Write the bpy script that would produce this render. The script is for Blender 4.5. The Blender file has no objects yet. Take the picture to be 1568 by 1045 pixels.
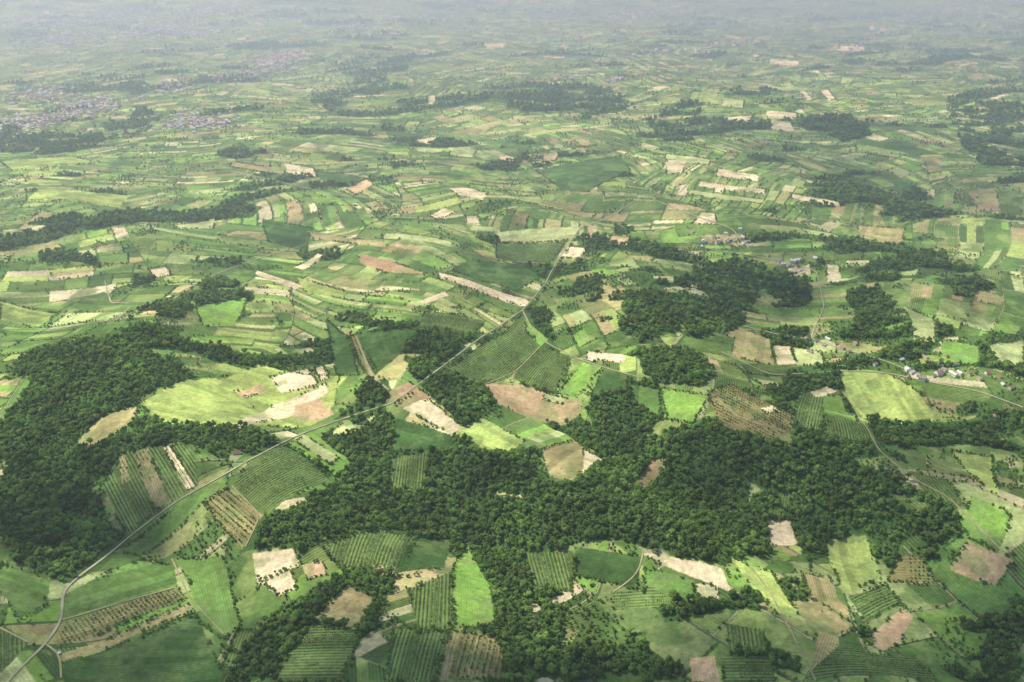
import bpy, math, random
import numpy as np
from mathutils import Vector
random.seed(5); rng=np.random.default_rng(11)
scene=bpy.context.scene
for_view=scene.view_settings
for_view.view_transform='Standard'; for_view.look='None'; for_view.exposure=0

H=1000.0; PITCH=math.radians(24.0); F=35/36*1568
SUN_ELEV=math.radians(50); sh=np.array([-0.80,0.50]); sh/=np.linalg.norm(sh)   # horizontal direction towards the sun

# ------------------------------------------------------------------ terrain
def ravine(x,y):
    return np.sin((x*.9+.42*y)/98+1.6*np.sin(y/270+.5)+.8*np.sin(x/410))
def hgt(x,y):
    x=np.asarray(x,float); y=np.asarray(y,float)
    h=14*np.sin(x/410+1.3)*np.cos(y/530+.4)+10*np.sin((x+.6*y)/215)+6*np.sin((x*.8-y*.7)/120+2)
    h+=34*np.sin(x/2100+.5)*np.sin(y/2500)
    # wooded ravines and ridges in the foreground
    fade=np.clip((4800-y)/3000,0,1)*np.clip((y+1500)/1500,0,1)
    h+=26*ravine(x,y)*fade
    h+=5*np.sin((x*.5+y)/47+np.sin(x/90))*np.clip((3600-y)/1500,0,1)
    return h
# survey: photograph point -> map coordinates on the terrain surface
def survey(X,Y):
    X=np.asarray(X,float);Y=np.asarray(Y,float)
    a=(X-784)/F; b=(522.5-Y)/F
    dy=math.cos(PITCH)+b*math.sin(PITCH); dz=-math.sin(PITCH)+b*math.cos(PITCH)
    h=np.zeros_like(a)
    for _ in range(50):
        t=(h-H)/dz; x=a*t;y=dy*t
        h=.7*h+.3*hgt(x,y)
    return x,y

def uhash(i,j,k=0):
    i=np.asarray(i).astype(np.int64);j=np.asarray(j).astype(np.int64);k=np.asarray(k).astype(np.int64)
    h=(i*374761393+j*668265263+k*2147483647+k*1274126177)&0xffffffff
    h=((h^(h>>13))*1274126177)&0xffffffff
    h=((h^(h>>16))*2246822519)&0xffffffff
    h=h^(h>>15)
    return (h&0xffffff)/float(0x1000000)
def vnoise(x,y,s,k=0):
    x=x/s;y=y/s
    i=np.floor(x);j=np.floor(y);fx=x-i;fy=y-j
    fx=fx*fx*(3-2*fx);fy=fy*fy*(3-2*fy)
    a=uhash(i,j,k);b=uhash(i+1,j,k);c=uhash(i,j+1,k);d=uhash(i+1,j+1,k)
    return (a*(1-fx)+b*fx)*(1-fy)+(c*(1-fx)+d*fx)*fy
def fbm(x,y,s,k=0,o=4):
    r=0;a=.5
    for n in range(o):
        r=r+a*vnoise(x,y,s,k+n*7);s=s/2.1;a*=.5
    return r/(1-.5**o)

# ------------------------------------------------------------------ land use
COL={'F':(.065,.12,.03),'f':(.10,.17,.04),'S':(.78,.63,.38),'B':(.58,.40,.215),'T':(.45,.37,.16),
     'G':(.24,.40,.07),'Y':(.42,.49,.13),'M':(.15,.25,.055),'D':(.08,.15,.038),'V':(.17,.24,.065),
     'O':(.33,.285,.11),'P':(.48,.51,.21),'R':(.46,.29,.16)}
ROW={'F':0,'f':0,'S':.12,'B':.10,'T':.25,'G':.12,'Y':.12,'M':.2,'D':.3,'V':.5,'O':.3,'P':.1,'R':.25}
LAND="""
F 0,640 30,590 70,552 130,543 200,537 290,560 268,590 215,618 170,636 118,680 70,740 50,770 0,810
F 0,800 60,740 110,690 170,682 250,672 300,665 350,655 395,668 345,700 300,678 240,682 190,685 160,715 152,745 160,790 195,825 150,870 95,905 60,890 0,860
F 375,845 372,802 440,790 490,742 545,700 590,650 604,690 560,722 600,752 655,700 700,690 822,690 812,770 790,830 798,900 812,960 815,1045 765,1045 742,960 762,880 712,825 690,822 640,818 590,808 520,828 460,835
F 345,1045 400,960 440,915 470,900 530,880 590,870 575,930 560,990 520,1045
F 620,552 700,530 712,545 672,570 742,592 757,618 735,648 708,655 655,606 625,582
F 590,650 700,668 760,690 832,690 820,740 790,830 700,800 650,760 600,750 560,722 604,690
F 500,680 600,625 600,645 545,702
F 510,640 560,580 600,600 598,620 540,650
F 890,640 905,600 950,585 1008,590 1022,632 1000,660 1100,668 1160,748 1178,850 1100,862 985,842 880,832 820,850 790,830 820,740 880,742 925,705
f 1090,660 1180,655 1300,662 1400,722 1478,800 1455,870 1360,885 1340,820 1265,812 1240,885 1222,800 1172,792 1160,748
F 1160,690 1290,700 1370,765 1380,810 1300,790 1240,770 1170,750
f 830,470 872,432 900,412 930,430 960,450 1000,440 1050,470 1030,500 990,520 950,500 900,515 860,500
f 1030,430 1098,402 1180,400 1250,432 1240,465 1170,480 1120,500 1060,520
F 950,470 1020,450 1060,470 1040,510 980,520
F 1080,440 1160,425 1150,465 1100,480
F 1000,590 958,545 1050,535 1090,565 1075,590
F 1168,602 1200,572 1305,558 1292,580 1230,612 1200,622
F 815,1045 815,910 850,930 860,980 850,1045
f 850,930 900,915 1000,935 1100,935 1200,972 1110,1000 1042,1000 1042,1045 850,1045
f 1400,1000 1440,960 1500,910 1568,880 1568,1045 1480,1045
f 760,850 880,845 985,900 1100,930 1000,950 820,915
f 1100,930 1200,880 1330,930 1330,990 1240,1045 1110,1045
f 770,160 800,140 905,130 962,148 1000,165 940,175 900,182 805,172
f 820,155 860,140 900,142 880,160
f 1020,170 1062,158 1085,188 1010,205 985,190
f 1240,190 1330,188 1345,205 1290,218
F 1280,198 1330,192 1335,208 1300,212
f 1450,150 1568,160 1568,255 1490,250 1460,200
f 0,195 100,205 200,180 215,160 250,185 215,205 120,225 0,230
F 0,222 60,224 50,232 0,234
f 580,245 640,238 650,252 600,258
f 730,255 800,238 830,245 770,266
f 470,150 520,140 600,90 640,80 620,110 560,140 500,175
f 1340,292 1400,288 1420,305 1370,318
F 1300,448 1350,440 1365,470 1340,505 1300,490
f 180,520 215,470 270,455 290,470 260,495 230,520
f 290,465 330,425 380,430 350,455 300,475
f 490,472 560,480 600,495 590,505 520,490
f 930,690 1000,660 1010,700 960,740
f 1440,430 1500,425 1530,445 1470,460
f 200,405 225,400 240,430 215,450
Y 215,620 290,580 400,558 520,575 512,620 480,650 340,655 250,650
T 110,685 150,640 215,622 200,650 150,683
G 300,470 380,455 360,500 310,500
M 97,910 215,857 262,865 275,895 95,950
O 95,952 275,899 292,915 88,990
T 90,1004 292,924 298,936 92,1014
D 96,1018 300,940 348,1045 96,1045
M 0,862 75,890 70,930 30,950 0,905
V 0,955 48,985 0,1030
V 155,745 190,692 245,685 300,680 302,745 225,795 195,820
S 249,685 262,683 297,746 285,752
T 203,692 226,690 262,768 236,780
T 180,700 190,696 200,735 185,740
V 388,702 438,682 505,735 410,790 355,747
G 437,680 478,662 540,710 515,730
P 444,672 462,664 520,702 505,712
O 313,772 350,747 402,790 370,842 345,815
M 302,748 340,738 350,748 310,770 215,850 175,845 240,800
S 387,848 450,838 460,866 397,890
S 398,890 442,871 455,900 427,910
B 462,866 492,860 500,880 472,887
V 495,838 590,815 640,822 620,868 520,870
M 265,855 340,850 370,960 345,975 302,930 290,890
T 480,950 530,897 572,915 545,962
V 440,1000 478,957 552,970 520,1045 420,1045
V 600,700 655,690 650,752 590,747
D 640,822 690,825 680,870 600,880
V 625,905 692,875 690,965 640,970
G 692,870 715,832 752,900 760,958 695,960
V 602,965 684,965 664,1045 590,1045
O 690,965 765,977 775,1045 667,1045
V 800,845 878,845 875,905 815,900
D 882,838 980,852 975,902 880,882
S 980,845 1103,870 1122,908 1062,886 1000,860
S 1066,895 1096,896 1099,921 1069,918
M 985,870 1062,890 1062,922 985,910
V 935,905 1000,900 1050,930 940,935
V 1110,955 1170,965 1175,1000 1115,1000
B 1055,1008 1095,1005 1102,1045 1060,1045
V 1105,1005 1180,1005 1190,1045 1108,1045
T 1252,965 1287,975 1270,1022 1243,1010
B 1328,975 1385,930 1398,945 1380,985 1345,998
B 1455,872 1482,825 1552,857 1525,897 1500,892
O 1358,890 1375,850 1412,855 1435,897
G 1467,802 1490,758 1548,790 1530,848 1482,822
Y 1265,827 1325,820 1350,885 1290,910
T 1228,878 1270,885 1286,920 1240,925
S 1173,798 1210,797 1222,832 1179,836
Y 1113,850 1150,868 1180,875 1230,950 1190,940 1148,895
V 1300,915 1355,895 1380,925 1325,955
V 1286,985 1330,1000 1400,1005 1440,1045 1230,1045
V 1390,720 1450,735 1480,780 1430,770
S 415,578 472,564 488,590 430,602
S 350,654 420,620 498,588 502,600 430,641 365,657
B 450,622 490,610 512,635 490,646 450,641
B 358,600 400,586 407,600 370,608
S 480,564 495,560 504,580 492,584
O 533,516 547,511 580,572 562,580
D 545,512 640,505 610,545 575,575
D 500,490 530,515 550,575 515,575
R 596,600 625,585 662,610 622,627 597,614
S 616,626 655,611 714,658 695,668
D 604,640 690,665 700,690 600,690
B 743,585 800,590 892,615 889,635 862,653 790,632 755,614
V 785,580 830,530 872,545 850,603 810,592
G 850,606 895,555 924,562 880,611
D 878,544 962,572 955,598 905,605 925,562
V 675,565 802,480 826,530 782,578 735,588
G 805,490 840,520 828,530 806,510
Y 695,662 740,640 802,674 782,696 740,690
P 838,600 870,606 860,620 830,612
T 828,690 880,675 922,705 880,738 840,730
S 893,688 923,705 882,738 892,715
R 958,747 1000,703 1024,705 985,751
G 1012,595 1085,606 1060,650 1020,642
M 965,590 1010,595 1010,640 975,620
O 1085,600 1120,590 1222,640 1212,686 1100,655
V 1225,600 1262,610 1255,665 1210,655
V 1262,635 1330,650 1345,682 1262,672
S 1181,528 1210,530 1219,557 1190,559
P 1211,530 1258,540 1262,560 1219,559
T 1130,500 1180,520 1185,560 1120,545
S 1238,600 1265,591 1282,600 1250,609
S 1165,625 1185,620 1195,630 1170,634
Y 1285,566 1350,568 1405,600 1440,640 1400,650 1320,640 1292,600
G 1442,520 1500,530 1500,560 1440,560
P 1510,530 1568,520 1568,560 1530,556
Y 1455,690 1520,700 1530,760 1500,740
S 1265,405 1285,407 1288,432 1266,433
S 1205,412 1240,405 1243,420 1210,424
P 1383,470 1430,490 1432,525 1400,522
T 1312,345 1385,350 1380,376 1322,365
S 900,538 958,545 955,556 900,550
D 718,398 800,405 830,425 800,440 740,432 690,415
V 760,372 868,370 850,395 830,410 760,395
P 757,356 890,349 876,368 765,371
S 668,417 740,438 806,458 811,467 797,469 735,448 672,426
S 640,462 680,447 688,452 650,466
S 855,388 870,377 900,380 888,396 858,395
B 935,361 965,363 962,376 932,373
F 940,345 966,348 963,361 940,358
V 650,478 745,492 720,515 640,505
R 547,389 600,400 655,420 590,418 550,402
D 400,335 480,350 470,385 410,370
S 449,410 485,388 498,390 465,413
S 393,414 462,437 452,444 392,421
Y 455,425 525,445 528,455 465,447
S 227,412 254,409 263,422 236,426
P 265,345 330,334 326,350 275,351
S 172,350 190,348 198,362 178,366
T 474,354 590,370 592,379 476,363
P 590,358 695,372 690,378 585,366
S 435,250 480,258 484,271 440,266
B 529,290 560,274 572,281 545,299
T 355,248 435,262 435,269 352,256
D 485,262 520,265 560,275 530,285 490,275
D 820,262 950,240 965,262 900,295 860,292
P 1020,236 1090,245 1085,254 1018,244
S 1022,252 1050,247 1045,265 1020,268
S 1100,258 1162,269 1160,278 1095,268
S 1072,278 1172,290 1172,298 1070,285
P 1057,291 1170,306 1168,313 1055,298
S 1040,284 1055,282 1050,300 1038,298
S 1075,325 1095,327 1098,345 1060,343
S 1173,170 1222,174 1216,183 1174,180
S 1178,184 1210,187 1217,201 1182,199
P 1108,150 1140,154 1138,165 1106,162
S 1105,180 1150,178 1148,186 1120,188
S 1211,297 1286,310 1286,317 1212,305
S 1225,140 1232,138 1245,152 1236,154
S 1255,140 1268,137 1280,152 1268,154
S 688,289 715,288 748,296 740,306 702,301
S 655,330 680,319 697,325 668,337
S 712,332 730,330 735,345 716,344
P 725,345 765,350 765,356 720,352
S 633,215 672,210 660,221 640,221
P 690,228 732,229 724,241 688,239
S 740,67 776,66 770,74 745,75
B 832,237 858,234 850,247 830,245
S 655,147 668,146 664,160 656,159
Y 1060,140 1110,145 1105,160 1055,155
Y 0,248 110,240 150,250 20,262
T 0,385 80,370 100,380 10,392
Y 60,290 200,300 180,318 40,308
Y 0,460 90,480 60,500 0,490
S 1180,90 1225,95 1220,102 1178,98
S 1280,70 1325,72 1320,80 1282,78
P 760,755 800,758 800,765 760,763
"""
POLY=[]
for ln in LAND.strip().splitlines():
    p=ln.split(); pts=np.array([[float(v) for v in q.split(',')] for q in p[1:]])
    wx,wy=survey(pts[:,0],pts[:,1]); w=np.stack([wx,wy],1)
    e=np.roll(w,-1,0)-w; k=np.argmax((e**2).sum(1)); ang=math.atan2(e[k,1],e[k,0])
    POLY.append((p[0],w,ang))
def inpoly(x,y,w):
    r=np.zeros(x.shape,bool);n=len(w)
    for i in range(n):
        x1,y1=w[i];x2,y2=w[(i+1)%n]
        if y1==y2: continue
        c=((y1>y)!=(y2>y))&(x<(x2-x1)*(y-y1)/(y2-y1)+x1)
        r^=c
    return r
PALK=np.array([COL[c] for c in 'MVDfGYPTBSRF'])
PALR=np.array([ROW[c] for c in 'MVDfGYPTBSRF'])
CDF=np.cumsum([.15,.15,.11,.08,.13,.12,.095,.08,.045,.06,.02,.005])

def classify(x,y):
    n=x.size
    xw=x+28*np.sin(y/190+x/500)+14*np.sin(y/83+1); yw=y+26*np.sin(x/170+.7)+12*np.sin(x/71+y/300)
    S=520.
    ci=np.floor(xw/S);cj=np.floor(yw/S)
    d1=np.full(n,1e9);d2=np.full(n,1e9);bi=np.zeros(n);bj=np.zeros(n);bx=np.zeros(n);by=np.zeros(n)
    for a in(-1,0,1):
        for b in(-1,0,1):
            ii=ci+a;jj=cj+b
            sx=(ii+.15+.7*uhash(ii,jj,1))*S; sy=(jj+.15+.7*uhash(ii,jj,2))*S
            d=np.hypot(xw-sx,yw-sy)
            m=d<d1
            d2=np.where(m,d1,np.minimum(d2,d)); d1=np.where(m,d,d1)
            bi=np.where(m,ii,bi);bj=np.where(m,jj,bj);bx=np.where(m,sx,bx);by=np.where(m,sy,by)
    edge=(d2-d1)/2
    ang=(uhash(bi,bj,3)-.5)*2.4+.9*(uhash(bi,bj,33)>.6)
    u=(xw-bx)*np.cos(ang)+(yw-by)*np.sin(ang); v=-(xw-bx)*np.sin(ang)+(yw-by)*np.cos(ang)
    RH=34+58*uhash(bi,bj,4); ri=np.floor(v/RH); 
    cid=bi*131+bj
    RW=70+170*uhash(cid,ri,5); off=RW*uhash(cid,ri,6)
    si=np.floor((u+off)/RW)
    hh=uhash(cid*17+ri,si,7)
    # some parcels are split lengthwise in narrow strips
    split=uhash(cid*17+ri,si,8)>.5
    ns=2+np.floor(3*uhash(cid*17+ri,si,9)); fv=v/RH-ri
    sub=np.where(split,np.floor(fv*ns),0)
    hh=np.where(split,uhash(cid*17+ri,si*13+sub,10),hh)
    fu=(u+off)/RW-si
    e2=np.minimum(np.minimum(fv,1-fv)*RH,np.minimum(fu,1-fu)*RW); edge=np.minimum(edge,e2)
    idx=np.searchsorted(CDF/CDF[-1],hh); idx=np.clip(idx,0,11)
    col=PALK[idx].copy(); st=PALR[idx].copy()
    jit=.74+.56*uhash(cid*5+ri,si*3+sub,12)
    col=col*jit[:,None]
    mixc=np.array([.20,.29,.07]); mk=.12+.36*uhash(cid,ri+si*7,13)
    col=col*(1-mk[:,None])+mixc*mk[:,None]
    # broad swing between lush and dry land
    big=fbm(x,y,650,350,3); col=col*(.68+.78*big)[:,None]
    # scrubby patches and rough grass
    nn=fbm(x,y,75,301,4); kk=np.clip((nn-.53)*5,0,.7)[:,None]; col=col*(1-kk)+np.array([.095,.165,.042])*kk
    nn=fbm(x,y,60,302,3); kk=np.clip((nn-.60)*5,0,.5)[:,None]; col=col*(1-kk)+np.array([.36,.42,.13])*kk
    kind=np.zeros(n,int)
    # paths and grass baulks on parcel borders
    pth=(edge<2.2)&(uhash(cid,ri,14)>.78); col[pth]=(.38,.34,.17)
    bk=(edge<3.2)&~pth&(uhash(cid,si,15)>.35); col[bk]=(.08,.14,.037)
    # woods in the gaps: long strips, and along the ravine bottoms
    tw=x+.35*y+120*np.sin(y/600); sw=y-.25*x+150*np.sin(x/700)
    fn=fbm(tw*.42,sw,170,20,4)
    thr=.685-.03*np.clip((1900-y)/600,0,1)+.01*np.clip((y-4000)/3000,0,1)
    rv_=ravine(x,y); rw=(rv_<-.82+.6*(fbm(x,y,120,24,3)-.5))&(y<3000)&(fbm(x,y,420,27,2)>.50)
    w=(fn>thr)|rw; kind[w]=1; col[w]=COL['F']; st[w]=0
    sc=(fn>thr-.035)&~w; col[sc]=np.array(COL['f']); st[sc]=0; kind[sc]=2
    ru=v/5.0; rv=u/5.0
    for (t,pw,pa) in POLY:
        lo=pw.min(0);hi=pw.max(0)
        # slightly uneven outlines
        m=np.nonzero((x>lo[0]-40)&(x<hi[0]+40)&(y>lo[1]-40)&(y<hi[1]+40))[0]
        if m.size==0: continue
        xx=x[m];yy=y[m]; am=32. if t in'Ff' else 5.
        sc_=90 if t in'Ff' else 45
        px=xx+am*2*(fbm(xx,yy,sc_,60,3)-.5); py=yy+am*2*(fbm(xx,yy,sc_,61,3)-.5)
        ins=inpoly(px,py,pw); m=m[ins]
        if m.size==0: continue
        xx=x[m];yy=y[m]
        uu=xx*math.cos(pa)+yy*math.sin(pa); vv=-xx*math.sin(pa)+yy*math.cos(pa)
        c=np.tile(np.array(COL[t]),(m.size,1))
        if t=='f':
            nn=fbm((xx+.4*yy)*.7,yy-.2*xx,70,23,4); wood=nn<.515; mw=m[wood]
            kind[mw]=1; col[mw]=COL['F']; st[mw]=0; edge[mw]=99
            continue
        if t!='F':
            seed=int(abs(pw[0,0])+abs(pw[0,1]))
            bw=9+seed%13
            band=uhash(np.floor(vv/bw),seed,3)
            if t in 'TVOMDY': c=c*(.76+.48*band)[:,None]
            else: c=c*(.92+.16*band)[:,None]
            # weedy / wet patches
            nn=fbm(xx,yy,38,seed%91,4); k=np.clip((nn-.52)*4,0,.55)[:,None]
            c=c*(1-k)+np.array([.19,.26,.08])*k
            nn=fbm(xx,yy,90,seed%83+100,3); c=c*(.72+.6*nn)[:,None]
        col[m]=c; st[m]=ROW[t]; ru[m]=vv/(5.5 if t in'VO' else 4.); rv[m]=uu/5.
        edge[m]=99
        kind[m]={'F':1,'f':2,'V':4,'O':3}.get(t,5)
    return col,ru,rv,st,edge,kind

# ------------------------------------------------------------------ node helpers
def mat(name):
    m=bpy.data.materials.new(name); m.use_nodes=True; nt=m.node_tree; nt.nodes.clear()
    o=nt.nodes.new('ShaderNodeOutputMaterial'); return m,nt,o
def N(nt,t,**k):
    n=nt.nodes.new(t)
    for a,b in k.items(): setattr(n,a,b)
    return n
def mathn(nt,op,a,b=None,c=None,clamp=False):
    n=nt.nodes.new('ShaderNodeMath'); n.operation=op; n.use_clamp=clamp
    for i,v in enumerate((a,b,c)):
        if v is None: continue
        if isinstance(v,(int,float)): n.inputs[i].default_value=v
        else: nt.links.new(v,n.inputs[i])
    return n.outputs[0]
def link_obj(name,me,parent=None,m=None):
    ob=bpy.data.objects.new(name,me); scene.collection.objects.link(ob)
    if parent: ob.parent=parent
    if m: me.materials.append(m)
    return ob

# ------------------------------------------------------------------ ground sheet
th=np.radians(np.concatenate([np.linspace(46,4.6,1150),np.linspace(4.5,1.1,90)]))
yd=H/np.tan(th)
ys=np.concatenate([np.linspace(-1500,yd[0]-25,50),yd])
s=np.concatenate([-np.geomspace(4,1.03,40),np.linspace(-1,1,1360),np.geomspace(1.03,4,40)])
hw=np.where(ys>0,.60*ys+330,330.)
X=(s[None,:]*hw[:,None]); Y=np.repeat(ys[:,None],s.size,1)
R,C=X.shape; xf=X.ravel(); yf=Y.ravel()
zf=hgt(xf,yf)
col,ru,rv,st,edge,kind=classify(xf,yf)
me=bpy.data.meshes.new('ground')
me.vertices.add(xf.size); me.vertices.foreach_set('co',np.stack([xf,yf,zf],1).astype(np.float32).ravel())
idx=np.arange(R*C).reshape(R,C)
q=np.stack([idx[:-1,:-1],idx[:-1,1:],idx[1:,1:],idx[1:,:-1]],-1).reshape(-1,4)
nf=q.shape[0]
me.loops.add(nf*4); me.loops.foreach_set('vertex_index',q.ravel().astype(np.int32))
me.polygons.add(nf); me.polygons.foreach_set('loop_start',(np.arange(nf)*4).astype(np.int32))
me.update(calc_edges=True)
me.polygons.foreach_set('use_smooth',np.ones(nf,bool))
a=me.attributes.new('land','FLOAT_COLOR','POINT'); a.data.foreach_set('color',np.concatenate([col,np.ones((xf.size,1))],1).astype(np.float32).ravel())
a=me.attributes.new('rows','FLOAT_VECTOR','POINT'); a.data.foreach_set('vector',np.stack([ru,rv,st],1).astype(np.float32).ravel())
gm,nt,o=mat('farmland')
L=nt.links.new
ac=N(nt,'ShaderNodeAttribute',attribute_name='land'); ar=N(nt,'ShaderNodeAttribute',attribute_name='rows')
sx=N(nt,'ShaderNodeSeparateXYZ'); L(ar.outputs['Vector'],sx.inputs[0])
wv=mathn(nt,'SINE',mathn(nt,'MULTIPLY',sx.outputs[0],6.2832))
stripe=mathn(nt,'SUBTRACT',1.0,mathn(nt,'MULTIPLY',mathn(nt,'MULTIPLY_ADD',wv,.5,.5),sx.outputs[2]))
geo=N(nt,'ShaderNodeNewGeometry')
def noise(sc,det,rough=.6):
    n=N(nt,'ShaderNodeTexNoise'); n.inputs['Scale'].default_value=sc;n.inputs['Detail'].default_value=det;n.inputs['Roughness'].default_value=rough
    L(geo.outputs['Position'],n.inputs['Vector']); return n.outputs['Fac']
n1=noise(.012,6,.7); n2=noise(.11,5,.75); n3=noise(.0035,3)
f=mathn(nt,'MULTIPLY',stripe,mathn(nt,'MULTIPLY_ADD',n1,1.6,.24))
f=mathn(nt,'MULTIPLY',f,mathn(nt,'MULTIPLY_ADD',n2,1.8,.14))
hs=N(nt,'ShaderNodeHueSaturation'); L(ac.outputs['Color'],hs.inputs['Color'])
L(mathn(nt,'MULTIPLY_ADD',n3,.05,.478),hs.inputs['Hue']); L(f,hs.inputs['Value'])
bs=N(nt,'ShaderNodeBsdfDiffuse'); L(hs.outputs[0],bs.inputs['Color'])
bp=N(nt,'ShaderNodeBump'); bp.inputs['Distance'].default_value=2.2; bp.inputs['Strength'].default_value=.6; L(n2,bp.inputs['Height']); L(bp.outputs[0],bs.inputs['Normal'])
L(bs.outputs[0],o.inputs['Surface'])
link_obj('ground',me,None,gm)

# ------------------------------------------------------------------ tree prototypes
def foliage_mat(name,c1,c2):
    m,nt,o=mat(name);L=nt.links.new
    oi=N(nt,'ShaderNodeObjectInfo'); r=N(nt,'ShaderNodeValToRGB'); L(oi.outputs['Random'],r.inputs[0])
    r.color_ramp.elements[0].color=(*c1,1); r.color_ramp.elements[1].color=(*c2,1)
    g=N(nt,'ShaderNodeNewGeometry'); n=N(nt,'ShaderNodeTexNoise'); n.inputs['Scale'].default_value=.012; n.inputs['Detail'].default_value=3; L(g.outputs['Position'],n.inputs['Vector'])
    h=N(nt,'ShaderNodeHueSaturation'); L(r.outputs[0],h.inputs['Color']); L(mathn(nt,'MULTIPLY_ADD',n.outputs['Fac'],2.0,.05),h.inputs['Value'])
    d=N(nt,'ShaderNodeBsdfDiffuse'); L(h.outputs[0],d.inputs[0])
    t=N(nt,'ShaderNodeBsdfTranslucent'); L(h.outputs[0],t.inputs[0])
    mx=N(nt,'ShaderNodeMixShader'); mx.inputs[0].default_value=.4; L(d.outputs[0],mx.inputs[1]);L(t.outputs[0],mx.inputs[2]); L(mx.outputs[0],o.inputs['Surface']); return m
leaf=foliage_mat('foliage',(.10,.19,.042),(.29,.42,.09))
bark,nt,o=mat('bark'); d=N(nt,'ShaderNodeBsdfDiffuse'); d.inputs[0].default_value=(.07,.05,.035,1); nt.links.new(d.outputs[0],o.inputs['Surface'])
def tree_mesh(name,seed,lob,wide=1.0,tall=1.0):
    r=np.random.default_rng(seed); V=[];Fc=[];MI=[]
    def tube(p0,p1,r0,r1):
        b=len(V); p0=np.array(p0,float);p1=np.array(p1,float); d=p1-p0; d/=np.linalg.norm(d)
        a=np.cross(d,[.3,.9,.1]);a/=np.linalg.norm(a);c=np.cross(d,a)
        for p,rr in((p0,r0),(p1,r1)):
            for k in range(5):
                t=k*2*math.pi/5; V.append(p+rr*(math.cos(t)*a+math.sin(t)*c))
        for k in range(5): Fc.append((b+k,b+(k+1)%5,b+5+(k+1)%5,b+5+k)); MI.append(1)
    tube((0,0,-.3),(0,0,1.0*tall),.12,.08)
    cs=[]
    for k in range(lob):
        t=k*2.4+r.uniform(0,.6); rad=wide*r.uniform(.25,.62)*(0 if k==0 else 1); z=tall*(1.25+r.uniform(-.35,.45)+(.35 if k==0 else 0))
        c=np.array([rad*math.cos(t),rad*math.sin(t),z]); R0=r.uniform(.34,.5); cs.append((c,R0))
        tube((0,0,.7*tall),c,.06,.025)
    for c,R0 in cs:
        # leaf clumps spread through and over each lobe
        for _ in range(26):
            n=r.normal(size=3); n/=np.linalg.norm(n); p=c+n*R0*r.uniform(.65,1.15)*np.array([1,1,.85])
            a=np.cross(n+r.normal(size=3)*.5,r.normal(size=3)); a/=np.linalg.norm(a); nn=n+r.normal(size=3)*.45; bb=np.cross(nn,a); bb/=np.linalg.norm(bb)
            s1=r.uniform(.10,.2); b=len(V)
            V.extend([p-a*s1,p-bb*s1*.8,p+a*s1,p+bb*s1*.8+nn*.05]); Fc.append((b,b+1,b+2,b+3)); MI.append(0)
        b=len(V)  # rough core blob, added to stop light through the lobe
        g=(1+5**.5)/2
        iv=[(-1,g,0),(1,g,0),(-1,-g,0),(1,-g,0),(0,-1,g),(0,1,g),(0,-1,-g),(0,1,-g),(g,0,-1),(g,0,1),(-g,0,-1),(-g,0,1)]
        fi=[(0,11,5),(0,5,1),(0,1,7),(0,7,10),(0,10,11),(1,5,9),(5,11,4),(11,10,2),(10,7,6),(7,1,8),(3,9,4),(3,4,2),(3,2,6),(3,6,8),(3,8,9),(4,9,5),(2,4,11),(6,2,10),(8,6,7),(9,8,1)]
        for q_ in iv: V.append(c+np.array(q_)/1.9*R0*.82*r.uniform(.75,1.15))
        for t in fi: Fc.append(tuple(b+k for k in t)); MI.append(0)
    m=bpy.data.meshes.new(name); m.from_pydata([tuple(v) for v in V],[],Fc); m.materials.append(leaf); m.materials.append(bark)
    m.polygons.foreach_set('material_index',MI); m.update(); return m
tc=bpy.data.collections.new('tree_kinds')
for i,(lb,w,t) in enumerate([(8,1,1),(6,.9,1.35),(10,1.2,.9),(7,1.0,1.1)]):
    tc.objects.link(bpy.data.objects.new('tree_kind_%d'%i,tree_mesh('tree_kind',40+i,lb,w,t)))

def scatter(name,x,y,scl,collection,dz=0.,rot=None,nk=4):
    me=bpy.data.meshes.new(name); n=x.size
    me.vertices.add(n); me.vertices.foreach_set('co',np.stack([x,y,hgt(x,y)+dz],1).astype(np.float32).ravel())
    me.attributes.new('scl','FLOAT','POINT').data.foreach_set('value',scl.astype(np.float32))
    rt=np.zeros((n,3),np.float32); rt[:,2]=rng.uniform(0,6.28,n) if rot is None else rot
    me.attributes.new('rot','FLOAT_VECTOR','POINT').data.foreach_set('vector',rt.ravel())
    me.attributes.new('kind','INT','POINT').data.foreach_set('value',rng.integers(0,nk,n).astype(np.int32))
    ob=link_obj(name,me)
    g=bpy.data.node_groups.new(name+'_instances','GeometryNodeTree')
    g.interface.new_socket('Geometry',in_out='INPUT',socket_type='NodeSocketGeometry'); g.interface.new_socket('Geometry',in_out='OUTPUT',socket_type='NodeSocketGeometry')
    gi=g.nodes.new('NodeGroupInput');go=g.nodes.new('NodeGroupOutput'); ip=g.nodes.new('GeometryNodeInstanceOnPoints')
    ci=g.nodes.new('GeometryNodeCollectionInfo'); ci.inputs['Collection'].default_value=collection; ci.inputs['Separate Children'].default_value=True; ci.inputs['Reset Children'].default_value=True
    def na(nm,dt):
        k=g.nodes.new('GeometryNodeInputNamedAttribute'); k.data_type=dt; k.inputs['Name'].default_value=nm; return k.outputs['Attribute']
    g.links.new(gi.outputs[0],ip.inputs['Points']); g.links.new(ci.outputs[0],ip.inputs['Instance']); ip.inputs['Pick Instance'].default_value=True
    g.links.new(na('kind','INT'),ip.inputs['Instance Index']); g.links.new(na('rot','FLOAT_VECTOR'),ip.inputs['Rotation']); g.links.new(na('scl','FLOAT'),ip.inputs['Scale'])
    g.links.new(ip.outputs[0],go.inputs[0])
    md=ob.modifiers.new('instances','NODES'); md.node_group=g
    return ob

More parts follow.
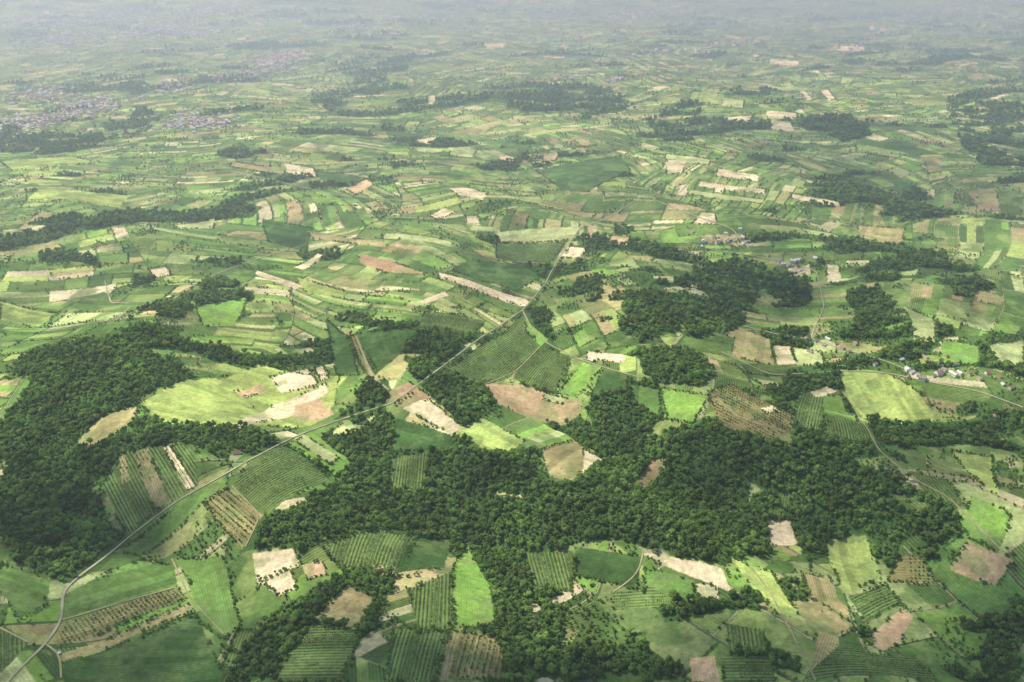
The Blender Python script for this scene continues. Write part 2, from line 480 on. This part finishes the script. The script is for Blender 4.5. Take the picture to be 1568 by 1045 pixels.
# road corridors keep trees off
ROADS=[('road',3.4,[(0,1058),(30,1025),(70,987),(95,950),(96,905),(125,880),(160,855),(210,812),(270,768),(330,736),(380,706),(430,680),(470,661),(530,640),(600,618)]),
('road',3.0,[(600,618),(640,590),(690,552),(740,515),(800,476),(812,462),(835,435),(850,405),(870,375),(888,350),(930,335),(985,300),(1040,296),(1055,280)]),
('dirt_track',3.,[(800,476),(815,505),(835,525),(880,548),(930,565),(985,580)]),
('dirt_track',2.6,[(95,950),(180,925),(275,898)]),
('dirt_track',3.,[(70,987),(92,1000),(94,1045)]),
('dirt_track',3.,[(0,962),(45,985)]),
('dirt_track',5,[(545,515),(570,578),(598,600)]),
('dirt_track',2.6,[(680,562),(740,590),(790,570),(830,528)]),
('dirt_track',3.,[(470,355),(560,366),(640,374),(700,384),(775,400),(850,405)]),
('dirt_track',2.6,[(690,990),(680,1045)]),
('dirt_track',2.6,[(355,745),(400,790),(372,845)]),
('dirt_track',2.2,[(263,856),(290,915),(345,975)]),
('road',3,[(1105,540),(1180,575),(1240,572),(1300,568),(1360,572),(1420,585),(1500,600),(1568,625)]),
('road',3,[(1040,370),(1100,385),(1170,395),(1250,415),(1262,470),(1240,520),(1310,540),(1360,555),(1400,572)]),
('dirt_track',2.6,[(1290,600),(1330,660),(1345,690),(1400,735),(1450,760),(1540,850)]),
('dirt_track',2.6,[(1100,612),(1130,640),(1210,665)]),
('road',3.5,[(160,430),(170,465),(250,462),(330,420),(400,395),(470,375)]),
('road',3.5,[(0,505),(80,505),(180,490),(200,470)]),
('road',4,[(130,255),(260,272),(350,262),(520,300),(640,310)]),
('dirt_track',2.2,[(1150,870),(1175,900),(1215,975),(1250,1045)]),
('dirt_track',2.2,[(985,845),(978,880),(935,910)]),
('road',4.,[(1140,500),(1200,515),(1240,520)]),
('road',4.,[(985,300),(1060,330),(1120,350),(1150,385)]),
]
def resample(px,step=9):
    px=np.array(px,float); 
    # densify in the photograph, then on the map
    P=[];
    for a,b in zip(px[:-1],px[1:]):
        for t in np.linspace(0,1,8,endpoint=False): P.append(a+(b-a)*t)
    P.append(px[-1]); P=np.array(P)
    x,y=survey(P[:,0],P[:,1]); d=np.concatenate([[0],np.cumsum(np.hypot(np.diff(x),np.diff(y)))])
    t=np.arange(0,d[-1],step); x=np.interp(t,d,x);y=np.interp(t,d,y)
    for _ in range(6):
        x[1:-1]=(x[:-2]+2*x[1:-1]+x[2:])/4;y[1:-1]=(y[:-2]+2*y[1:-1]+y[2:])/4
    return x,y
def surf_mat(name,c,var,sc):
    m,nt,o=mat(name);L=nt.links.new
    g=N(nt,'ShaderNodeNewGeometry'); n=N(nt,'ShaderNodeTexNoise'); n.inputs['Scale'].default_value=sc; n.inputs['Detail'].default_value=5; L(g.outputs['Position'],n.inputs['Vector'])
    h=N(nt,'ShaderNodeHueSaturation'); h.inputs['Color'].default_value=(*c,1); L(mathn(nt,'MULTIPLY_ADD',n.outputs['Fac'],var*2,1-var),h.inputs['Value'])
    b=N(nt,'ShaderNodeBsdfDiffuse'); L(h.outputs[0],b.inputs[0]); L(b.outputs[0],o.inputs['Surface']); return m
rm=surf_mat('pale_gravel_road',(.43,.39,.25),.7,.03); dm=surf_mat('dirt_track',(.38,.33,.17),.7,.05)
rx=[];ry=[]
for nm,wd,px in ROADS:
    x,y=resample(px); rx.append(x);ry.append(y)
    tx=np.gradient(x);ty=np.gradient(y);l=np.hypot(tx,ty)+1e-6;nx=-ty/l;ny=tx/l
    wv_=wd*.5*(1+.25*(vnoise(x,y,40,5)-.5))
    V=[]
    for sgn in(-1,0,1):
        X_=x+nx*wv_*sgn;Y_=y+ny*wv_*sgn; V.append(np.stack([X_,Y_,hgt(X_,Y_)+.6+y/4000+(.12 if sgn==0 else 0)+(.15 if nm=='road' else 0)],1))
    n=len(x); VV=np.concatenate(V); Fc=[]
    for k in range(2):
        for i in range(n-1): Fc.append((k*n+i,k*n+i+1,(k+1)*n+i+1,(k+1)*n+i))
    me=bpy.data.meshes.new(nm); me.from_pydata([tuple(v) for v in VV],[],Fc); me.update()
    link_obj(nm,me,None,rm if nm=='road' else dm)
rx=np.concatenate(rx);ry=np.concatenate(ry)
from mathutils.kdtree import KDTree
kd=KDTree(len(rx))
for i in range(len(rx)): kd.insert((rx[i],ry[i],0),i)
kd.balance()
def offroad(x,y,r=11):
    return np.array([kd.find((a,b,0))[2]>r for a,b in zip(x,y)],bool) if x.size else np.zeros(0,bool)

# ------------------------------------------------------------------ woods & hedges
FX=[];FY=[];FS=[];HX=[];HY=[];HS=[]
for (y0,y1,sp,sc) in [(950,2600,7.6,5.0),(2600,4600,11,6.0),(4600,8000,18,7.5),(8000,13000,30,11)]:
    gy=np.arange(y0,y1,sp); gx=np.arange(-(.52*y1+330),.52*y1+330,sp)
    x,y=np.meshgrid(gx,gy); x=x.ravel();y=y.ravel()
    x=x+rng.uniform(-.45,.45,x.size)*sp; y=y+rng.uniform(-.45,.45,x.size)*sp
    k=np.abs(x)<.52*y+330; x=x[k];y=y[k]
    c,_,_,_,e,kd_=classify(x,y)
    r=rng.random(x.size)
    clump=fbm(x,y,60,77,3)
    keepF=(kd_==1)&(r>.08)
    keepS=(kd_==2)&(clump+.25*r>.60)
    hed=(kd_==0)&(e<max(3.2,sp*.26))&(fbm(x,y,110,88,3)>.53-.06*(y<2300))&(r>.2)
    lone=((kd_==0)&(r>.9985)) | ((kd_==0)&(fbm(x,y,110,91,3)>.70-.05*(y<2300))&(r>.25))|((kd_==5)&(r>.9994))
    m=keepF; FX.append(x[m]);FY.append(y[m]);FS.append(sc*(.5+1.0*rng.random(m.sum())**1.6)*(.75+.6*clump[m]))
    m=(keepS|hed|lone)&~keepF; HX.append(x[m]);HY.append(y[m]);HS.append(sc*rng.uniform(.28,.68,m.sum()))
# hedges on surveyed borders
for t,w,a in POLY:
    if t in'Ff': continue
    for i in range(len(w)):
        p=w[i];q_=w[(i+1)%len(w)]; Lg=np.hypot(*(q_-p)); n=int(Lg/4)
        if n<2 or p[1]>6000: continue
        tt=(np.arange(n)+rng.random(n))/n; x=p[0]+(q_[0]-p[0])*tt+rng.normal(0,1.5,n); y=p[1]+(q_[1]-p[1])*tt+rng.normal(0,1.5,n)
        k=fbm(x,y,70,99,3)+.12*rng.random(n)>.56
        HX.append(x[k]);HY.append(y[k]);HS.append(rng.uniform(1.2,3.3,k.sum()))
# tree line along the ridge road
x,y=resample(ROADS[1][2],9); tx=np.gradient(x);ty=np.gradient(y);l=np.hypot(tx,ty)
k=(rng.random(x.size)>.45)&(y<3000); HX.append((x-ty/l*-12)[k]);HY.append((y+tx/l*-12)[k]);HS.append(rng.uniform(2.5,5,k.sum()))
FX=np.concatenate(FX);FY=np.concatenate(FY);FS=np.concatenate(FS)
k=offroad(FX,FY,12); FX,FY,FS=FX[k],FY[k],FS[k]
HX=np.concatenate(HX);HY=np.concatenate(HY);HS=np.concatenate(HS)
k=offroad(HX,HY,8); HX,HY,HS=HX[k],HY[k],HS[k]
print('trees',FX.size,HX.size)
scatter('forest',FX,FY,FS,tc,-1.5)
scatter('hedgerow_trees',HX,HY,HS,tc,-1.)
# orchards & vineyards: bushes in rows
OX=[];OY=[];OS=[]
for t,w,a in POLY:
    if t not in'OV' or w[:,1].min()>3200: continue
    ca,sa=math.cos(a),math.sin(a); u=w@np.array([ca,sa]);v=w@np.array([-sa,ca])
    if t=='O': du,dv=6.5,8.; 
    else: du,dv=3.4,6.3
    uu,vv=np.meshgrid(np.arange(u.min(),u.max(),du),np.arange(v.min(),v.max(),dv)); uu=uu.ravel()+rng.normal(0,.35,uu.size);vv=vv.ravel()+rng.normal(0,.3,vv.size)
    x=uu*ca-vv*sa;y=uu*sa+vv*ca
    k=inpoly(x,y,w)&(rng.random(x.size)>.12)&(fbm(x,y,50,31,2)>.3); OX.append(x[k]);OY.append(y[k]);OS.append(rng.uniform(1.1,1.9,k.sum())*(1.2 if t=='O' else .68))
OX=np.concatenate(OX);OY=np.concatenate(OY);OS=np.concatenate(OS); k=offroad(OX,OY,5); print('orchard',k.sum())
scatter('orchard_rows',OX[k],OY[k],OS[k],tc,-.6)

# ------------------------------------------------------------------ houses
roofm=[surf_mat('roof_tiles_red',(.40,.17,.095),.3,.6),surf_mat('roof_tiles_brown',(.38,.27,.21),.3,.6),surf_mat('roof_sheet_pale',(.7,.66,.6),.15,.6)]
wallm=[surf_mat('wall_render_white',(.8,.77,.70),.1,.5),surf_mat('wall_render_ochre',(.66,.57,.42),.1,.5)]
glass=surf_mat('window_glass',(.04,.05,.06),.1,1); wood=surf_mat('door_wood',(.16,.09,.05),.2,2); brickm=surf_mat('chimney_brick',(.3,.13,.09),.2,2)
def boxv(cx,cy,cz,sx,sy,sz):
    v=[(cx+a*sx/2,cy+b*sy/2,cz+c*sz/2) for c in(-1,1) for b in(-1,1) for a in(-1,1)]
    f=[(0,2,3,1),(4,5,7,6),(0,1,5,4),(2,6,7,3),(0,4,6,2),(1,3,7,5)]; return v,f
def merge(parts):
    V=[];Fc=[]
    for v,f in parts:
        b=len(V); V+=v; Fc+=[tuple(b+i for i in q_) for q_ in f]
    return V,Fc
def house_parts(Lx,Ly,hw_,rh):
    # walls with gables
    a=Lx/2;b=Ly/2
    V=[(-a,-b,-2),(a,-b,-2),(a,b,-2),(-a,b,-2),(-a,-b,hw_),(a,-b,hw_),(a,b,hw_),(-a,b,hw_),(-a,0,hw_+rh),(a,0,hw_+rh)]
    walls=(V,[(0,1,5,4),(2,3,7,6),(1,2,6,9,5),(3,0,4,8,7)])
    o_=.6;k=rh/b; t=.25
    r=[]
    for s_ in(-1,1):
        zt=hw_+rh+.12; ze=hw_-k*o_+.12
        vv=[(-a-o_,0,zt),(a+o_,0,zt),(a+o_,s_*(b+o_),ze),(-a-o_,s_*(b+o_),ze)]
        vv=vv+[(x,y,z+t) for x,y,z in vv]
        r.append((vv,[(0,1,2,3),(4,5,6,7),(0,1,5,4),(1,2,6,5),(2,3,7,6),(3,0,4,7)]))
    roof=merge(r); ch=boxv(a*.4,b*.3,hw_+rh+.3,.8,.8,2.2)
    wn=[]
    for s_ in(-1,1):
        for lv in range(2 if hw_>5 else 1):
            for q_ in(-.32,0.05,.34): wn.append(boxv(q_*Lx,s_*(b+.03),1.7+lv*2.8,1.2,.1,1.3))
        wn.append(boxv(s_*(a+.03),0,1.8,.1,1.3,1.3))
    dr=boxv(-.14*Lx,-(b+.04),1.05,1.1,.12,2.1)
    return {'walls':walls,'roof':roof,'chimney':ch,'windows':merge(wn),'door':dr}
protos=[]
for (Lx,Ly,hw_,rh) in [(12,9,5.6,3),(10,8,3.3,3.2),(17,8,3.6,2.6)]:
    d={}
    for k,(v,f) in house_parts(Lx,Ly,hw_,rh).items():
        m=bpy.data.meshes.new(k); m.from_pydata([tuple(q_) for q_ in v],[],f); m.update(); d[k]=m
    protos.append(d)
cache={}
def part(pi,k,mt):
    key=(pi,k,mt.name)
    if key not in cache:
        m=protos[pi][k].copy(); m.materials.append(mt); cache[key]=m
    return cache[key]
def add_house(x,y,name='house',pi=None,ri=None,sc=1.):
    pi=random.randrange(3) if pi is None else pi; ri=random.choice([0,0,0,1,1,2]) if ri is None else ri
    e=bpy.data.objects.new(name,None); scene.collection.objects.link(e); e.location=(x,y,float(hgt(x,y))); e.rotation_euler=(0,0,random.choice([.3,1.9,.5,2.1])+random.uniform(-.2,.2)); e.scale=(sc,)*3
    w=random.choice(wallm)
    for k,mt in(('walls',w),('roof',roofm[ri]),('chimney',brickm),('windows',glass),('door',wood)): 
        ob=bpy.data.objects.new(k,part(pi,k,mt)); scene.collection.objects.link(ob); ob.parent=e
HS_=[(362,695,0),(1366,676,0),(1396,572,2),(1404,575,2),(1417,548,1),(1425,556,0),(1440,560,1),(1446,568,1),(1462,560,1),(1470,572,2),(1486,575,0),(1500,582,1),(1414,580,1),(1380,553,2),(1430,577,1),
(1236,520,1),(1250,523,1),(1268,520,2),(1280,528,1),(1290,535,1),(1262,530,2),(1300,540,1),(1225,415,2),(1212,418,2),(1230,422,1),(1190,400,2),(1175,392,1),(1202,405,1),(1222,400,2),(1530,578,0),(1548,596,1),(1525,640,1),(1060,356,1),(1536,590,2),(1480,675,0),(905,553,2),(1450,548,0),(1512,573,0),
(1240,540,1),(1310,528,1),(1340,560,1),(1350,545,1)]
for X_,Y_,ri in HS_:
    x,y=survey(X_,Y_); add_house(float(x),float(y),ri=ri,sc=.9)
x,y=survey(91,1001); add_house(float(x),float(y),'shed',1,2,.45)
x,y=survey(859,718); add_house(float(x),float(y),'shed',1,2,.35)
# distant villages
hc=bpy.data.collections.new('house_kinds')
for i,(pi,ri,wi) in enumerate([(0,1,0),(1,0,1),(2,2,0),(1,2,0),(0,1,0),(0,2,0)]):
    V=[];Fc=[];MI=[];
    for j,k in enumerate(('walls','roof','chimney','windows','door')):
        m=protos[pi][k]; b=len(V); V+=[tuple(v.co) for v in m.vertices]; Fc+=[tuple(b+t for t in p.vertices) for p in m.polygons]; MI+=[j]*len(m.polygons)
    m=bpy.data.meshes.new('house_kind'); m.from_pydata(V,[],Fc)
    for mt in(wallm[wi],roofm[ri],brickm,glass,wood): m.materials.append(mt)
    m.polygons.foreach_set('material_index',MI); m.update(); hc.objects.link(bpy.data.objects.new('house_kind_%d'%i,m))
VX=[];VY=[]
for (cx,cy,rx_,ry_,n) in [(40,188,60,12,260),(130,165,55,14,280),(60,145,40,10,120),(290,185,50,12,150),(330,190,35,6,70),(370,118,45,7,130),(415,95,45,12,250),(440,85,25,8,90),(255,135,35,10,100),(230,45,60,9,240),(300,50,40,6,120),(150,30,90,10,300),(330,15,80,8,240),(60,30,60,12,160),(990,20,60,8,120),(850,25,40,6,70),(1125,368,30,12,20),(1060,75,120,5,80),(1300,72,40,4,30),(870,118,30,4,30),(945,122,20,3,20),(1210,405,35,10,10),(100,60,60,8,160),(540,40,40,5,60),(1450,15,80,7,80),(700,15,60,6,70),(1430,575,60,16,6)]:
    X_=cx+rng.normal(0,.55,n)*rx_; Y_=cy+rng.normal(0,.55,n)*ry_+(X_-cx)*-.12; Y_=np.clip(Y_,1,2000)
    x,y=survey(X_,Y_); VX.append(x);VY.append(y)
VX=np.concatenate(VX);VY=np.concatenate(VY)
scatter('village_houses',VX,VY,rng.uniform(.9,1.4,VX.size)*(1+.7*np.clip((VY-4500)/4000,0,1)),hc,0,nk=6)

# ------------------------------------------------------------------ unseen clouds above the aircraft, shaped to shade chosen ground
CZ=1900.; cot=1/math.tan(SUN_ELEV)
cl=[(30,780,300,230,.8),(250,1030,300,90,.7),(720,1020,420,110,.85),(1260,720,380,200,.5),(1100,1020,400,90,.75),(1540,1000,280,180,.92),(1120,460,330,180,.5),(1420,450,300,230,.35),
(1520,260,800,700,.5),(1300,205,600,350,.45),(880,155,900,280,.3),(600,90,700,350,.15),(560,540,150,100,.35),(430,990,200,100,.7),(150,215,600,160,.2),(30,1030,200,120,.7),
(780,245,300,120,.2),(950,640,120,120,.25),(150,500,220,90,.35),(784,1085,1500,100,.92),(700,740,260,110,.3),(1480,680,180,130,.4)]  # shade blobs by ground position; the widest is added to darken the nearest ground
gx=np.linspace(-1,1,330);gy=np.concatenate([np.linspace(600,5000,260),np.geomspace(5030,17000,130)])
GX=gx[None,:]*(.62*gy[:,None]+700); GY=np.repeat(gy[:,None],gx.size,1)
den=np.zeros_like(GX)
for cx,cy,a_,b_,dn in cl:
    px,py=survey(cx,cy); wx=GX+90*(fbm(GX,GY,260,41,3)-.5)*4; wy=GY+90*(fbm(GX,GY,260,42,3)-.5)*4
    r2=((wx-px)/a_)**2+((wy-py)/b_)**2
    den=np.maximum(den,dn*np.clip(1.25-r2*.75,0,1))
fine=fbm(GX,GY,380,45,4)
den=np.clip(den*(.5+1.0*fine)+np.clip((fine-.56)*2.2,0,.35)*np.clip((5000-GY)/2000,0,1),0,.93)
# lift the shadow map to the cloud base along the sun direction
CXp=GX+sh[0]*CZ*cot; CYp=GY+sh[1]*CZ*cot; CZp=CZ+den*60+25*fine
R2,C2=GX.shape; idx=np.arange(R2*C2).reshape(R2,C2)
q=np.stack([idx[:-1,:-1],idx[:-1,1:],idx[1:,1:],idx[1:,:-1]],-1).reshape(-1,4)
df=den.ravel(); q=q[df[q].max(1)>.02]
me=bpy.data.meshes.new('cloud_shade_layer'); me.from_pydata(np.stack([CXp.ravel(),CYp.ravel(),CZp.ravel()],1).tolist(),[],q.tolist())
me.attributes.new('cover','FLOAT','POINT').data.foreach_set('value',df.astype(np.float32)); me.polygons.foreach_set('use_smooth',np.ones(len(me.polygons),bool))
cm,nt,o=mat('cloud_shade'); L=nt.links.new
at=N(nt,'ShaderNodeAttribute',attribute_name='cover'); tr=N(nt,'ShaderNodeBsdfTransparent'); df_=N(nt,'ShaderNodeBsdfDiffuse'); df_.inputs[0].default_value=(.9,.9,.9,1)
tl=N(nt,'ShaderNodeBsdfTranslucent'); tl.inputs[0].default_value=(.9,.9,.9,1); ms=N(nt,'ShaderNodeMixShader'); ms.inputs[0].default_value=.5; L(df_.outputs[0],ms.inputs[1]);L(tl.outputs[0],ms.inputs[2])
m2=N(nt,'ShaderNodeMixShader'); L(at.outputs['Fac'],m2.inputs[0]); L(tr.outputs[0],m2.inputs[1]);L(ms.outputs[0],m2.inputs[2]); L(m2.outputs[0],o.inputs['Surface'])
link_obj('cloud_shade_layer',me,None,cm)

# ------------------------------------------------------------------ haze
def haze(name,x0,x1,y0,y1,z1,d,c,g=.2):
    v,f=boxv((x0+x1)/2,(y0+y1)/2,(z1-120)/2,x1-x0,y1-y0,z1+120)
    me=bpy.data.meshes.new(name); me.from_pydata(v,[],f); me.update()
    m,nt,o=mat(name); vs=N(nt,'ShaderNodeVolumeScatter'); vs.inputs['Color'].default_value=(*c,1); vs.inputs['Density'].default_value=d; vs.inputs['Anisotropy'].default_value=g
    nt.links.new(vs.outputs[0],o.inputs['Volume']); link_obj(name,me,None,m)
haze('haze_layer',-40000,40000,-3000,60000,900,4.5e-5,(.86,.96,1.0),.25)
haze('haze_layer',-39500,39500,2200,59500,550,9e-5,(.80,.93,1.0),.25)
haze('haze_layer',-38000,38000,5200,58000,420,2.2e-4,(.66,.86,1.0),.25)

# ------------------------------------------------------------------ light
w=bpy.data.worlds.new('World'); scene.world=w; w.use_nodes=True; nt=w.node_tree
sky=nt.nodes.new('ShaderNodeTexSky'); sky.sky_type='NISHITA'; sky.sun_disc=False; sky.sun_elevation=SUN_ELEV; sky.sun_rotation=math.atan2(sh[0],sh[1]); sky.altitude=300
bg=nt.nodes['Background']; bg.inputs[1].default_value=.15; nt.links.new(sky.outputs[0],bg.inputs[0])
sl=bpy.data.lights.new('sun','SUN'); sl.energy=5.0; sl.angle=math.radians(.5); sl.color=(1,.96,.86); so=bpy.data.objects.new('sun',sl); scene.collection.objects.link(so)
d=Vector((sh[0]*math.cos(SUN_ELEV),sh[1]*math.cos(SUN_ELEV),math.sin(SUN_ELEV))); so.rotation_euler=d.to_track_quat('Z','Y').to_euler(); so.location=(0,0,3000)
cam=bpy.data.cameras.new('camera'); co=bpy.data.objects.new('camera',cam); scene.collection.objects.link(co); scene.camera=co
cam.lens=35;cam.sensor_width=36;cam.clip_start=1;cam.clip_end=200000; co.location=(0,0,H); co.rotation_euler=(math.radians(90)-PITCH,0,0)
